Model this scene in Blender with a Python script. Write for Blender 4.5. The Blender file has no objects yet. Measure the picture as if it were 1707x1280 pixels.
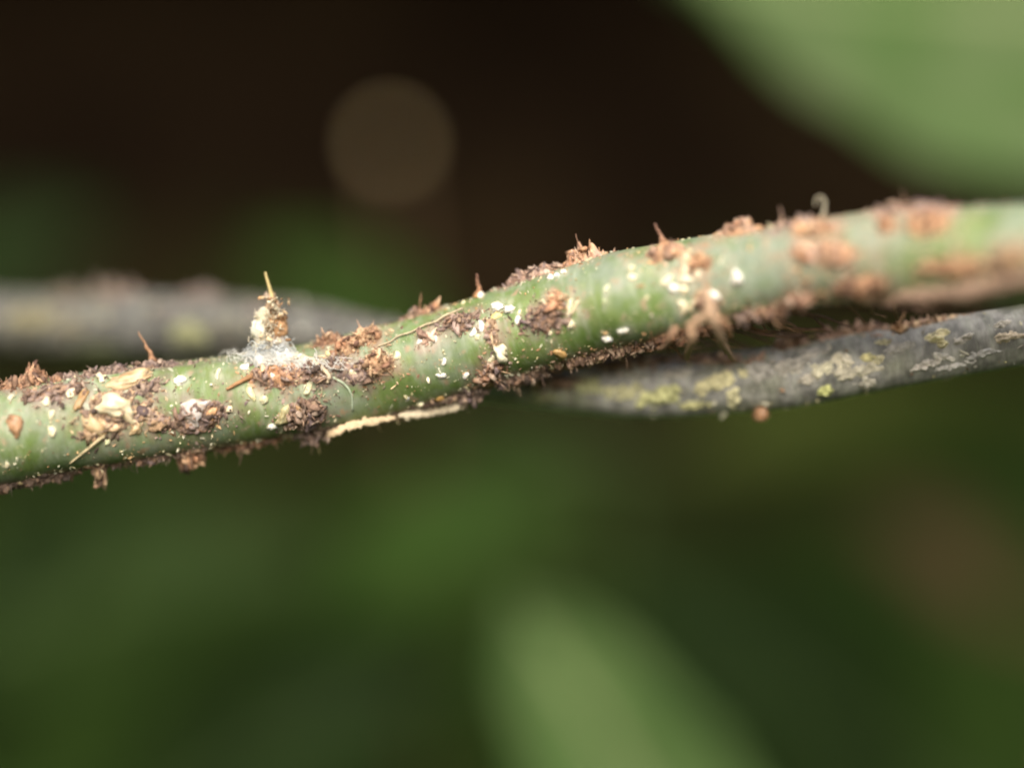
# Macro close-up of a green stem crusted with brown debris; 1 Blender unit = 1 millimetre
import bpy, math, random
import numpy as np
from mathutils import Vector, noise as mnoise

scene = bpy.context.scene
scene.unit_settings.system = 'METRIC'
scene.unit_settings.scale_length = 0.001
col = scene.collection
R = math.radians
rng = np.random.default_rng(11)

# ------------------------------------------------------------------ camera
W, H, FPX, CAMZ = 1707.0, 1280.0, 2731.0, 60.0
FOCUS, APERTURE = 39.75, 5.0                      # mm to the sharp plane, mm lens opening
cam_d = bpy.data.cameras.new('camera')
cam = bpy.data.objects.new('camera', cam_d); col.objects.link(cam)
cam.location = (0, 0, CAMZ); cam.rotation_euler = (R(90), 0, 0)
cam_d.sensor_width = 36.0; cam_d.lens = 36.0 * FPX / W
cam_d.clip_start = 0.5; cam_d.clip_end = 5000
cam_d.dof.use_dof = True; cam_d.dof.focus_distance = FOCUS
cam_d.dof.aperture_fstop = cam_d.lens * 1e-3 / APERTURE
scene.camera = cam

# ------------------------------------------------------------------ sky and sun
SUN_EL, SUN_AZ = R(36), R(184)                    # high, behind the camera and a little left
world = bpy.data.worlds.new('World'); scene.world = world; world.use_nodes = True
wn = world.node_tree.nodes; wl = world.node_tree.links
sky = wn.new('ShaderNodeTexSky'); sky.sky_type = 'NISHITA'; sky.sun_disc = False
sky.sun_elevation = SUN_EL; sky.sun_rotation = SUN_AZ
bg = wn['Background']; bg.inputs['Strength'].default_value = 0.05; sky.dust_density = 5.0; sky.ozone_density = .6; sky.air_density = .8
wl.new(sky.outputs[0], bg.inputs['Color'])
sun_d = bpy.data.lights.new('sun', 'SUN'); sun_d.energy = 1.5; sun_d.angle = R(55); sun_d.color = (1.0, 0.945, 0.84)
sun = bpy.data.objects.new('sun', sun_d); col.objects.link(sun)
to_sun = Vector((math.sin(SUN_AZ) * math.cos(SUN_EL), math.cos(SUN_AZ) * math.cos(SUN_EL), math.sin(SUN_EL)))
sun.rotation_euler = to_sun.to_track_quat('Z', 'Y').to_euler()
sun.location = to_sun * 300
vs = scene.view_settings
vs.view_transform = 'Standard'; vs.look = 'None'; vs.gamma = 1.0; vs.use_curve_mapping = False
vs.exposure = 1.6
scene.render.engine = 'CYCLES'
scene.cycles.use_denoising = True
scene.cycles.sample_clamp_indirect = 4.0
scene.cycles.filter_width = 2.2
scene.cycles.max_bounces = 6

# ------------------------------------------------------------------ helpers
def P(px, py, d):                                   # a point of the place, d mm in front of the lens
    return np.array([(px - W / 2) / FPX * d, d, CAMZ - (py - H / 2) / FPX * d])

def link(o, parent=None):
    col.objects.link(o)
    if parent is not None: o.parent = parent
    return o

def empty(name, loc, label=None, cat=None, group=None):
    o = bpy.data.objects.new(name, None); o.location = tuple(loc); o.empty_display_size = 0.3
    link(o); tag(o, label, cat, group); return o

def tag(o, label=None, cat=None, group=None, kind=None):
    for k, v in (('label', label), ('category', cat), ('group', group), ('kind', kind)):
        if v: o[k] = v
    return o

def mesh(name, v, f, mat, parent=None, tint=None, smooth=True, org=None, uv=None):
    v = np.asarray(v, float)
    o0 = np.zeros(3) if org is None else np.asarray(org, float)
    me = bpy.data.meshes.new(name)
    me.from_pydata((v - o0).tolist(), [], f if isinstance(f, list) else f.tolist())
    if tint is not None:
        t = np.asarray(tint, float)
        if t.ndim == 1: t = np.tile(t, (len(v), 1))
        a = me.color_attributes.new('tint', 'FLOAT_COLOR', 'POINT')
        a.data.foreach_set('color', np.hstack([t[:, :3], np.ones((len(v), 1))]).ravel())
    if uv is not None:
        l = me.uv_layers.new(name='UVMap')
        idx = np.empty(len(me.loops), int); me.loops.foreach_get('vertex_index', idx)
        l.data.foreach_set('uv', np.asarray(uv)[idx].ravel())
    me.polygons.foreach_set('use_smooth', [smooth] * len(me.polygons))
    me.materials.append(mat); me.update()
    o = bpy.data.objects.new(name, me)
    if parent is None and org is not None: o.location = tuple(o0)
    return link(o, parent)

def fbm(p, sc=1.0, oct=3):
    return mnoise.fractal(Vector((p[0] * sc, p[1] * sc, p[2] * sc)), 1.0, 2.0, oct)

def catmull(pts, n):
    pts = np.asarray(pts, float)
    p = np.vstack([2 * pts[0] - pts[1], pts, 2 * pts[-1] - pts[-2]])
    out = []
    for i in range(len(pts) - 1):
        a, b, c, d = p[i:i + 4]
        t = np.linspace(0, 1, n, endpoint=False)[:, None]
        out.append(.5 * (2 * b + (c - a) * t + (2 * a - 5 * b + 4 * c - d) * t ** 2 + (3 * b - a - 3 * c + d) * t ** 3))
    out.append(pts[-1:]); return np.vstack(out)

def tube(pts, rad, seg=8, rough=0.0, flat=1.0, seed=0):
    pts = np.asarray(pts, float); n = len(pts); rad = np.broadcast_to(np.asarray(rad, float), (n,))
    T = np.gradient(pts, axis=0); T /= np.linalg.norm(T, axis=1)[:, None] + 1e-9
    ref = np.array([0, -1.0, 0.15]) if abs(T[:, 1].mean()) < .8 else np.array([0, 0, 1.0])
    A = ref - (T @ ref)[:, None] * T; A /= np.linalg.norm(A, axis=1)[:, None] + 1e-9
    B = np.cross(T, A)
    th = np.linspace(0, 2 * math.pi, seg, endpoint=False)
    r_ = np.random.default_rng(seed + 5)
    rr = rad[:, None] * (1 + rough * r_.normal(0, 1, (n, seg)))
    v = pts[:, None] + rr[..., None] * (np.cos(th)[None, :, None] * A[:, None] * flat + np.sin(th)[None, :, None] * B[:, None])
    v = np.vstack([v.reshape(-1, 3), pts[:1], pts[-1:]])
    f = []
    for i in range(n - 1):
        for j in range(seg):
            k = (j + 1) % seg
            f.append([i * seg + j, i * seg + k, (i + 1) * seg + k, (i + 1) * seg + j])
    for j in range(seg):
        k = (j + 1) % seg
        f.append([n * seg, k, j]); f.append([n * seg + 1, (n - 1) * seg + j, (n - 1) * seg + k])
    return v, f

def ico(sub):
    import bmesh
    bm = bmesh.new(); bmesh.ops.create_icosphere(bm, subdivisions=sub, radius=1.0)
    v = np.array([x.co[:] for x in bm.verts]); f = np.array([[y.index for y in x.verts] for x in bm.faces]); bm.free()
    return v, f
ICO1, ICO2, ICO3 = ico(1), ico(2), ico(3)

def rand_rot(g):
    q = g.normal(0, 1, 4); q /= np.linalg.norm(q); w, x, y, z = q
    return np.array([[1 - 2 * (y * y + z * z), 2 * (x * y - z * w), 2 * (x * z + y * w)],
                     [2 * (x * y + z * w), 1 - 2 * (x * x + z * z), 2 * (y * z - x * w)],
                     [2 * (x * z - y * w), 2 * (y * z + x * w), 1 - 2 * (x * x + y * y)]])

# ------------------------------------------------------------------ materials
def new_mat(name):
    m = bpy.data.materials.new(name); m.use_nodes = True
    nt = m.node_tree; return m, nt, nt.nodes, nt.links, nt.nodes['Principled BSDF']

def nd(ns, t, **kw):
    n = ns.new(t)
    for k, v in kw.items():
        if k in n.inputs: n.inputs[k].default_value = v
        else: setattr(n, k, v)
    return n

def ramp(ns, stops):
    r = ns.new('ShaderNodeValToRGB'); e = r.color_ramp.elements
    while len(e) < len(stops): e.new(.5)
    for x, (p, c) in zip(e, stops): x.position = p; x.color = (*c, 1)
    return r

def tint_mat(name, scale, lo, hi, rough=.85, bump=.4, bscale=None, spec=.25, trans=0.0, sss=0.0):
    m, nt, ns, ls, b = new_mat(name)
    at = nd(ns, 'ShaderNodeAttribute', attribute_name='tint')
    tc = ns.new('ShaderNodeNewGeometry')
    no = nd(ns, 'ShaderNodeTexNoise', Scale=scale, Detail=5.0, Roughness=.65); ls.new(tc.outputs['Position'], no.inputs['Vector'])
    mr = nd(ns, 'ShaderNodeMapRange'); mr.inputs[1].default_value = .3; mr.inputs[2].default_value = .7
    mr.inputs[3].default_value = lo; mr.inputs[4].default_value = hi; ls.new(no.outputs[0], mr.inputs[0])
    mx = nd(ns, 'ShaderNodeVectorMath', operation='SCALE'); ls.new(at.outputs['Color'], mx.inputs[0]); ls.new(mr.outputs[0], mx.inputs['Scale'])
    ls.new(mx.outputs[0], b.inputs['Base Color'])
    b.inputs['Roughness'].default_value = rough; b.inputs['Specular IOR Level'].default_value = spec
    if sss:
        b.inputs['Subsurface Weight'].default_value = sss; b.inputs['Subsurface Radius'].default_value = (1, .7, .4); b.inputs['Subsurface Scale'].default_value = .08
    bn = nd(ns, 'ShaderNodeTexNoise', Scale=bscale or scale * 2.5, Detail=4.0); ls.new(tc.outputs['Position'], bn.inputs['Vector'])
    bp = nd(ns, 'ShaderNodeBump', Strength=bump, Distance=.03); ls.new(bn.outputs[0], bp.inputs['Height']); ls.new(bp.outputs[0], b.inputs['Normal'])
    if trans:
        out = ns['Material Output']; t = ns.new('ShaderNodeBsdfTranslucent'); ls.new(mx.outputs[0], t.inputs[0])
        mxs = ns.new('ShaderNodeMixShader'); mxs.inputs[0].default_value = trans
        ls.new(b.outputs[0], mxs.inputs[1]); ls.new(t.outputs[0], mxs.inputs[2]); ls.new(mxs.outputs[0], out.inputs['Surface'])
    return m

M_DEB = tint_mat('debris', 9.0, .55, 1.45, .9, .6, 22)
M_FLECK = tint_mat('fleck', 7.0, .86, 1.12, .4, .2, 16, spec=.5, sss=.25)
M_WEB = tint_mat('web', 6.0, .95, 1.1, .6, .05, 20, trans=.2)
M_BARK = tint_mat('dry_bark', 8.0, .7, 1.25, .8, .5, 20)
M_LICH = tint_mat('lichen', 6.0, .65, 1.3, .95, .7, 14)

def stem_mat(name, fine):
    """skin of a stem: tint per place, fine streaks across it, pale specks, waxy sheen"""
    m, nt, ns, ls, b = new_mat(name)
    at = nd(ns, 'ShaderNodeAttribute', attribute_name='tint'); uv = ns.new('ShaderNodeUVMap')
    mp = nd(ns, 'ShaderNodeMapping'); mp.inputs['Scale'].default_value = (9.0, 2.6, 1); ls.new(uv.outputs[0], mp.inputs[0])
    n1 = nd(ns, 'ShaderNodeTexNoise', Scale=1.0, Detail=6.0, Roughness=.62); ls.new(mp.outputs[0], n1.inputs['Vector'])
    mr = nd(ns, 'ShaderNodeMapRange'); mr.inputs[1].default_value = .3; mr.inputs[2].default_value = .7
    mr.inputs[3].default_value = 1 - fine; mr.inputs[4].default_value = 1 + fine; ls.new(n1.outputs[0], mr.inputs[0])
    sc = nd(ns, 'ShaderNodeVectorMath', operation='SCALE'); ls.new(at.outputs['Color'], sc.inputs[0]); ls.new(mr.outputs[0], sc.inputs['Scale'])
    mp2 = nd(ns, 'ShaderNodeMapping'); mp2.inputs['Scale'].default_value = (5.0, 1.1, 1); ls.new(uv.outputs[0], mp2.inputs[0])
    n4 = nd(ns, 'ShaderNodeTexNoise', Scale=1.0, Detail=7.0, Roughness=.7); ls.new(mp2.outputs[0], n4.inputs['Vector'])
    sm = nd(ns, 'ShaderNodeMapRange'); sm.inputs[1].default_value = .5; sm.inputs[2].default_value = .72; sm.inputs[4].default_value = .5; ls.new(n4.outputs[0], sm.inputs[0])
    m0 = ns.new('ShaderNodeMix'); m0.data_type = 'RGBA'; ls.new(sm.outputs[0], m0.inputs[0]); ls.new(sc.outputs[0], m0.inputs[6]); m0.inputs[7].default_value = (.40, .43, .34, 1)
    vo = nd(ns, 'ShaderNodeTexVoronoi', Scale=5.5, Randomness=1.0); ls.new(uv.outputs[0], vo.inputs['Vector'])
    sp = ramp(ns, [(0.03, (1, 1, 1)), (.16, (0, 0, 0))]); ls.new(vo.outputs['Distance'], sp.inputs[0])
    n2 = nd(ns, 'ShaderNodeTexNoise', Scale=1.7, Detail=2.0); ls.new(uv.outputs[0], n2.inputs['Vector'])
    th = nd(ns, 'ShaderNodeMapRange'); th.inputs[1].default_value = .5; th.inputs[2].default_value = .62; th.inputs[4].default_value = .42; ls.new(n2.outputs[0], th.inputs[0])
    mu = nd(ns, 'ShaderNodeMath', operation='MULTIPLY'); ls.new(sp.outputs[0], mu.inputs[0]); ls.new(th.outputs[0], mu.inputs[1])
    mx = ns.new('ShaderNodeMix'); mx.data_type = 'RGBA'; ls.new(mu.outputs[0], mx.inputs[0]); ls.new(m0.outputs[2], mx.inputs[6])
    mx.inputs[7].default_value = (.55, .58, .36, 1); ls.new(mx.outputs[2], b.inputs['Base Color'])
    b.inputs['Roughness'].default_value = .52; b.inputs['Specular IOR Level'].default_value = .35
    bp = nd(ns, 'ShaderNodeBump', Strength=.35, Distance=.05); ls.new(n1.outputs[0], bp.inputs['Height']); ls.new(bp.outputs[0], b.inputs['Normal'])
    return m
M_GREEN = stem_mat('green_skin', .11)
M_GREY = stem_mat('grey_skin', .3)

def leaf_mat(name, c1, c2, rough=.5, trans=.25):
    m, nt, ns, ls, b = new_mat(name)
    uv = ns.new('ShaderNodeUVMap')
    n1 = nd(ns, 'ShaderNodeTexNoise', Scale=2.2, Detail=4.0); ls.new(uv.outputs[0], n1.inputs['Vector'])
    rp = ramp(ns, [(.35, c1), (.65, c2)]); ls.new(n1.outputs[0], rp.inputs[0]); ls.new(rp.outputs[0], b.inputs['Base Color'])
    b.inputs['Roughness'].default_value = rough + .15; b.inputs['Specular IOR Level'].default_value = .12
    out = ns['Material Output']; t = ns.new('ShaderNodeBsdfTranslucent'); ls.new(rp.outputs[0], t.inputs[0])
    ms = ns.new('ShaderNodeMixShader'); ms.inputs[0].default_value = trans
    ls.new(b.outputs[0], ms.inputs[1]); ls.new(t.outputs[0], ms.inputs[2]); ls.new(ms.outputs[0], out.inputs['Surface'])
    return m

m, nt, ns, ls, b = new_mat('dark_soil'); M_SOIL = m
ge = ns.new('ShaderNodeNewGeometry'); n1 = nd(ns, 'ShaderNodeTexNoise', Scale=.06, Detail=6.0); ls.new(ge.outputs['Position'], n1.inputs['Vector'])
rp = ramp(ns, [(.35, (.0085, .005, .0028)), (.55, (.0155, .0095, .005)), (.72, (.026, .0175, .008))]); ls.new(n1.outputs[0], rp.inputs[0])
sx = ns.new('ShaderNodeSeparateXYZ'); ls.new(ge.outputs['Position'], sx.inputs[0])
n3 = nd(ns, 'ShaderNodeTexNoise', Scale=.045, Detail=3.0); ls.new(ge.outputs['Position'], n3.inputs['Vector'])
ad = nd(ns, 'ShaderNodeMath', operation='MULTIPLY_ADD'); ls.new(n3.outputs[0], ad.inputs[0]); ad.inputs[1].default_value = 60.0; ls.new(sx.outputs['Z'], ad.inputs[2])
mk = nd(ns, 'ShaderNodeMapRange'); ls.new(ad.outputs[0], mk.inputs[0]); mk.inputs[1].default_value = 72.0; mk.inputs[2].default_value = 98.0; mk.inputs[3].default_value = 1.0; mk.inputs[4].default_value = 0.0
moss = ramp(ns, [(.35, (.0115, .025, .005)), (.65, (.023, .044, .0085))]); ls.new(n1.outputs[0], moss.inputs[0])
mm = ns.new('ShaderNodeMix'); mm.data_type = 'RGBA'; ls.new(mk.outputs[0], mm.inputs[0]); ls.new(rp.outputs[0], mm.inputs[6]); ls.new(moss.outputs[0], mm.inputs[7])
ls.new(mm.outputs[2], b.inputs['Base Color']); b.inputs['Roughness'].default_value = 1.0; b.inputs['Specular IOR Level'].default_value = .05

# ------------------------------------------------------------------ ground and bank behind
prof = catmull([(-400, 0), (-150, 0), (40, -1), (85, 2), (112, 10), (130, 34), (138, 62), (136, 92), (126, 112), (96, 114), (70, 120), (72, 150), (150, 230), (300, 260)], 7)  # upper lip overhangs out of view, added to keep sun and sky off the bank
xs = np.linspace(-330, 330, 80)
v = []; 
for (y, z) in prof:
    for x in xs:
        n = fbm((x, y, z), .035, 4)
        v.append((x, y + (4.5 * n if z > 8 else 0), z + (2.5 * n if z < 40 else 1.2 * n)))
nx = len(xs); f = [[i * nx + j, i * nx + j + 1, (i + 1) * nx + j + 1, (i + 1) * nx + j] for i in range(len(prof) - 1) for j in range(nx - 1)]
tag(mesh('ground', v, f, M_SOIL), 'dark soil bank with mossy foot, shaded by its added overhang, far behind the stems', kind='structure')

# ------------------------------------------------------------------ background leaves
def leaf(label, base, tip, width, face, mat, cup=.12, bend=.08, stalk=None, name='broad_leaf', group='blurred leaves behind the stems', blunt=.8, rib=(.045, .075, .02), skew=0):
    """base, tip: (px, py, depth). A thick curved blade with a midrib, carried by a stalk that runs down to the soil."""
    B, T = P(*base), P(*tip); ax = T - B; L = np.linalg.norm(ax); ax /= L
    nrm = np.asarray(face, float); nrm -= nrm @ ax * ax; nrm /= np.linalg.norm(nrm); sd = np.cross(ax, nrm)
    root = empty(name, B, label, 'leaf', group)
    nu, nv = 26, 15; V = []; UV = []
    for i in range(nu):
        t = i / (nu - 1); w = width / 2 * max(.015, (math.sin(math.pi * min(1, t ** .85)) ** blunt))
        for j in range(nv):
            s = j / (nv - 1) * 2 - 1
            wav = .05 * width * math.sin(t * 17 + s * 2.2) * abs(s) ** 1.5
            h = cup * width * s * s + bend * L * (-(2 * t - 1) ** 2) + wav * .5 + .012 * width * math.cos(t * 46 - abs(s) * 7) * min(1, abs(s) * 3)
            V.append(B + ax * L * t + sd * (s * w * (1 + .03 * math.sin(t * 31 + s)) + skew * width * math.sin(math.pi * t)) + nrm * h); UV.append((t * 3, s))
    F = [[i * nv + j, i * nv + j + 1, (i + 1) * nv + j + 1, (i + 1) * nv + j] for i in range(nu - 1) for j in range(nv - 1)]
    bl = mesh('blade', V, F, mat, root, org=B, uv=UV)
    so = bl.modifiers.new('thickness', 'SOLIDIFY'); so.thickness = .25; so.offset = 0
    mid = np.array([V[i * nv + nv // 2] for i in range(nu)]) - nrm * .05
    vv, ff = tube(mid, np.linspace(.85 if rib[0] > .2 else .45, .2, nu), 8); mesh('midrib', vv, ff, M_DEB, root, tint=rib, org=B)
    st = stalk if stalk is not None else (B[0] + 2, B[1] + 4, -2)
    st = np.asarray(st, float); a0 = np.linalg.norm(st - B) * .35
    c = catmull([mid[0] + ax * .5, mid[0] - ax * a0 * .6, (mid[0] - ax * a0 * .6 + st) / 2 + np.array([.8, .5, 2]), st], 8)
    vv, ff = tube(c, np.linspace(.45, .7, len(c)), 8); mesh('leaf_stalk', vv, ff, M_DEB, root, tint=rib, org=B)
    return root

ML_PALE = leaf_mat('leaf_pale', (.082, .16, .045), (.118, .184, .063), .6)
ML_TOP = leaf_mat('leaf_top', (.058, .122, .028), (.122, .165, .075), .5)
ML_MID = leaf_mat('leaf_mid', (.019, .052, .007), (.036, .068, .011), .5)
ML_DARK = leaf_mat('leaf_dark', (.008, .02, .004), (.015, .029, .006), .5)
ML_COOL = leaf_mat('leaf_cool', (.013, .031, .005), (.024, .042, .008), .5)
ML_DEAD = leaf_mat('leaf_dead', (.075, .052, .024), (.115, .08, .038), .8, .1)
ML_OLIVE = leaf_mat('leaf_olive', (.05, .085, .011), (.085, .098, .02), .55)

leaf('large pale green leaf, out of focus, filling the top right corner', (2330, 40, 84), (1085, -20, 72), 24.5, (-.15, -.9, .4), ML_TOP, .06, -.03, stalk=(70, 92, 20), blunt=.5, rib=(.21, .26, .12))
leaf('bright pale green leaf tip, out of focus, rising at the bottom centre', (1320, 1730, 75), (868, 1012, 67), 8.8, (-.3, -.8, .6), ML_PALE, .1, .05, blunt=.48, rib=(.201, .25, .11))
leaf('dark green leaf glowing dimly at the left edge above the grey stem', (-260, 560, 112), (170, 360, 106), 9, (.1, -.9, .4), ML_DARK)
leaf('small vivid green leaf behind the needle and the grey stem', (760, 620, 104), (420, 420, 98), 7.5, (0, -.8, .6), ML_MID, blunt=.7)
leaf('wide cool green leaf lying across the lower left', (-260, 1120, 104), (560, 890, 98), 12, (.1, -.7, .7), ML_COOL)
leaf('mid green leaf just below the green stem, left of centre', (480, 1010, 102), (960, 800, 94), 8.5, (0, -.8, .6), ML_MID)
leaf('dark leaf at the bottom edge, left of the bright leaf tip', (200, 1420, 106), (760, 1080, 99), 12, (0, -.8, .6), ML_DARK)
leaf('olive green leaf below the grey stem at the right', (1130, 730, 104), (1830, 640, 96), 8, (0, -.7, .7), ML_OLIVE)
leaf('deep green leaf right of the bright leaf tip', (1560, 1330, 108), (1020, 930, 100), 12, (-.1, -.9, .4), ML_DARK)
leaf('brown dead leaf fragment resting on the bank at the right', (1700, 1010, 118), (1440, 850, 112), 7.5, (-.1, -.8, .6), ML_DEAD, name='dead_leaf', rib=(.14, .08, .04), group=None)
leaf('dark leaf low in the far left corner', (-150, 1330, 106), (120, 800, 100), 9, (.1, -.9, .3), ML_DARK)

# thin twig with a pale bud: the round bokeh disc in the dark
tw = empty('bud_twig', P(700, 760, 106), 'thin brown twig with a pale round bud, blurred into a disc in the dark', 'twig')
o = np.array(tw.location)
c = catmull([np.array([o[0] + 1, o[1] + 8, 0.0]), P(700, 760, 106), P(672, 480, 105), P(652, 262, 104)], 8)
vv, ff = tube(c, np.linspace(.55, .3, len(c)), 8, .04); mesh('twig', vv, ff, M_DEB, tw, tint=(.09, .06, .03), org=o)
bv = ICO2[0] * np.array([.72, .72, .78]) + P(651, 243, 104); mesh('bud', bv, ICO2[1], M_FLECK, tw, tint=(.64, .5, .27), org=o)

# ------------------------------------------------------------------ stems
class Stem:
    def __init__(self, left, ctrl, right, seed):
        pts = [(*p, r) for p, r in left] + [(*P(x, y, d), r * d / FPX) for x, y, r, d in ctrl] + [(*p, r) for p, r in right]
        c = catmull(pts, 30); self.C = c[:, :3]; self.R = np.maximum(c[:, 3], .2)
        self.s = np.concatenate([[0], np.cumsum(np.linalg.norm(np.diff(self.C, axis=0), axis=1))])
        T = np.gradient(self.C, axis=0); self.T = T / np.linalg.norm(T, axis=1)[:, None]
        g = np.random.default_rng(seed)
        self.stains = []; self.pale = []
        self.k = [(g.uniform(.15, 2.2), g.integers(0, 5), g.uniform(0, 6.28), g.uniform(.3, 1)) for _ in range(22)]
    def frame(self, s):
        ip = lambda a: np.stack([np.interp(s, self.s, a[:, i]) for i in range(3)], -1)
        C, T = ip(self.C), ip(self.T); T /= np.linalg.norm(T, axis=-1, keepdims=True)
        ref = np.array([0, -1.0, 0]); F = ref - (T @ ref)[..., None] * T; F /= np.linalg.norm(F, axis=-1, keepdims=True)
        U = np.cross(F, T); U *= np.sign(U[..., 2:3] + 1e-9)
        return C, T, U, F, np.interp(s, self.s, self.R)
    def pt(self, s, th, h=0.0):
        s, th = np.broadcast_arrays(np.asarray(s, float), np.asarray(th, float))
        C, T, U, F, r = self.frame(s)
        b = sum(a * np.sin(w * s + n * th + p) / (1 + 1.2 * w) for w, n, p, a in self.k) * .016
        rr = r * (1 + b) + h
        return C + rr[..., None] * (np.cos(th)[..., None] * F + np.sin(th)[..., None] * U)
    def normal(self, s, th):
        C, T, U, F, r = self.frame(np.asarray(s, float)); th = np.asarray(th, float)
        return np.cos(th)[..., None] * F + np.sin(th)[..., None] * U
    def px(self, p):
        return np.stack([W / 2 + p[..., 0] / p[..., 1] * FPX, H / 2 - (p[..., 2] - CAMZ) / p[..., 1] * FPX], -1)
    def index(self):
        self.gs = np.linspace(self.s[0], self.s[-1], 2400); self.gt = np.radians(np.linspace(-125, 125, 161))
        S, TH = np.meshgrid(self.gs, self.gt, indexing='ij'); q = self.pt(S, TH)
        n = self.normal(S, TH); vis = np.sum(n * (q - np.array([0, 0, CAMZ])), -1) < 0.02
        self.gp = self.px(q); self.gp[~vis] = 1e9
    def locate(self, x, y):
        d = (self.gp[..., 0] - x) ** 2 + (self.gp[..., 1] - y) ** 2
        i, j = np.unravel_index(np.argmin(d), d.shape); return float(self.gs[i]), float(self.gt[j])
    def slope(self, s):
        a = self.px(self.pt(np.array([s - .3, s + .3]), 0.0)); return math.atan2(-(a[1, 1] - a[0, 1]), a[1, 0] - a[0, 0])
    def at_px(self, x):                                   # s where the axis crosses image column x
        return float(np.interp(x, self.px(self.C)[:, 0], self.s))

main = Stem([((-60, 46, -4), 1.3), ((-44, 43.5, 30), 1.25), ((-26, 41.5, 51), 1.2)],
            [(-160, 752, 82, 40.2), (0, 725, 82, 40.2), (197, 694, 79, 40.5), (394, 668, 74, 40.75), (495, 650, 74, 40.85), (642, 617, 73, 40.8),
             (774, 578, 74, 40.7), (860, 551, 76, 40.55), (1001, 508, 79, 40.0), (1057, 495, 81, 39.7), (1142, 480, 78, 39.5), (1262, 457, 74, 38.95),
             (1369, 437, 73, 38.3), (1501, 428, 79, 37.75), (1636, 428, 84, 37.05), (1780, 427, 88, 36.3)],
            [((17, 35, 62.5), 1.3), ((36, 31, 52), 1.4), ((62, 30, -4), 1.5)], 3)
grey = Stem([((-64, 54, -4), .95), ((-50, 53, 30), .95), ((-28, 50, 55), .95)],
            [(-160, 533, 53, 48.2), (0, 537, 53, 47.6), (230, 543, 56, 46.8), (427, 547, 53, 46.0), (528, 557, 51, 45.5), (610, 574, 50, 45.1), (750, 602, 49, 44.2),
             (871, 625, 50, 43.2), (963, 638, 50, 42.5), (1085, 646, 51, 42.0), (1300, 630, 51, 41.35), (1434, 606, 52, 41.05), (1569, 583, 49, 40.8), (1703, 558, 51, 40.5), (1850, 532, 52, 40.3)],
            [((21, 40.5, 62), .8), ((44, 43, 50), .9), ((66, 46, -4), 1.0)], 8)

def build_stem(st, name, label, mat, colour, px0=-40, px1=1747):
    root = empty(name, st.pt(np.array([st.at_px(853)]), -math.pi / 2)[0], label, 'stem')
    s0, s1 = st.at_px(px0), st.at_px(px1)
    ss = np.concatenate([np.linspace(st.s[0], s0, 40, endpoint=False), np.linspace(s0, s1, 620), np.linspace(s1, st.s[-1], 41)[1:]])
    nt_ = 96; th = np.linspace(-math.pi, math.pi, nt_ + 1)
    S, TH = np.meshgrid(ss, th, indexing='ij'); q = st.pt(S, TH)
    t = np.empty(q.shape); rr = np.interp(S, st.s, st.R); X = st.px(st.pt(S, TH * 0))[..., 0]
    for i in range(q.shape[0]):
        for j in range(q.shape[1]): t[i, j] = colour(q[i, j], X[i, j], TH[i, j])
    n1 = nt_ + 1; L = len(ss)
    F = [[i * n1 + j, (i + 1) * n1 + j, (i + 1) * n1 + j + 1, i * n1 + j + 1] for i in range(L - 1) for j in range(nt_)]
    st.skin_st = (S, TH); st.skin = mesh('skin', q.reshape(-1, 3), F, mat, root, tint=t.reshape(-1, 3), org=root.location, uv=np.stack([S, TH * rr], -1).reshape(-1, 2))
    st.index(); st.root = root; return root

def mixc(a, b, t):
    t = min(1, max(0, t)); return np.asarray(a) * (1 - t) + np.asarray(b) * t
def green_col(p, x, th):
    f1 = fbm(p, .55, 3); f2 = fbm(p + 31, 1.6, 3); f3 = fbm(p + 77, 4.0, 3)
    c = mixc((.115, .185, .045), (.18, .25, .08), .5 + f2)
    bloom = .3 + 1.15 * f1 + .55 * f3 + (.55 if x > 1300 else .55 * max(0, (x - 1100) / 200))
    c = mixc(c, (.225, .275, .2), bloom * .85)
    if th < -1.0: c = mixc(c, (.22, .19, .10), (-1.0 - th) * .7 + .5 * f3)       # scurfy brown underside
    if f3 > .42: c = mixc(c, (.34, .25, .15), (f3 - .42) * 3)
    return c
def grey_col(p, x, th):
    f1 = fbm(p, .6, 3); f2 = fbm(p + 19, 2.2, 3); f3 = fbm(p + 57, 5.0, 3)
    c = mixc((.17, .168, .158), (.42, .41, .385), .45 + f2 * .9 + f3 * .4)
    c = mixc(c, (.2, .21, .12), (f1 - .12) * 1.3)
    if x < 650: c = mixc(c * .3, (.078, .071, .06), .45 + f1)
    return c
build_stem(main, 'green_stem', 'thick green stem crusted with brown debris, running across the whole picture', M_GREEN, green_col)
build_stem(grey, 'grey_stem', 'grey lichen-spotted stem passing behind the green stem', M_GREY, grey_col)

# ------------------------------------------------------------------ what sits on the stems
PAL = {
 'rust':  [(.30, .125, .05), (.38, .18, .08), (.20, .085, .04), (.45, .25, .12), (.12, .05, .03)],
 'brown': [(.17, .085, .045), (.25, .13, .07), (.11, .055, .035), (.33, .2, .11), (.06, .035, .025)],
 'mauve': [(.20, .14, .13), (.28, .19, .16), (.13, .085, .09), (.33, .23, .17), (.2, .11, .07)],
 'tan':   [(.48, .31, .16), (.56, .39, .21), (.36, .21, .1), (.3, .16, .08)],
 'dark':  [(.07, .045, .035), (.13, .08, .055), (.19, .12, .085), (.05, .03, .03), (.26, .17, .12)],
 'pink':  [(.40, .24, .17), (.31, .17, .11), (.48, .31, .22), (.22, .12, .08)],
 'orange':[(.46, .21, .08), (.55, .29, .13), (.33, .14, .06), (.6, .38, .2)],
}
CREAM, WHITE, YEL, BUFF = (.84, .76, .54), (.90, .88, .80), (.72, .62, .26), (.62, .47, .28)

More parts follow.
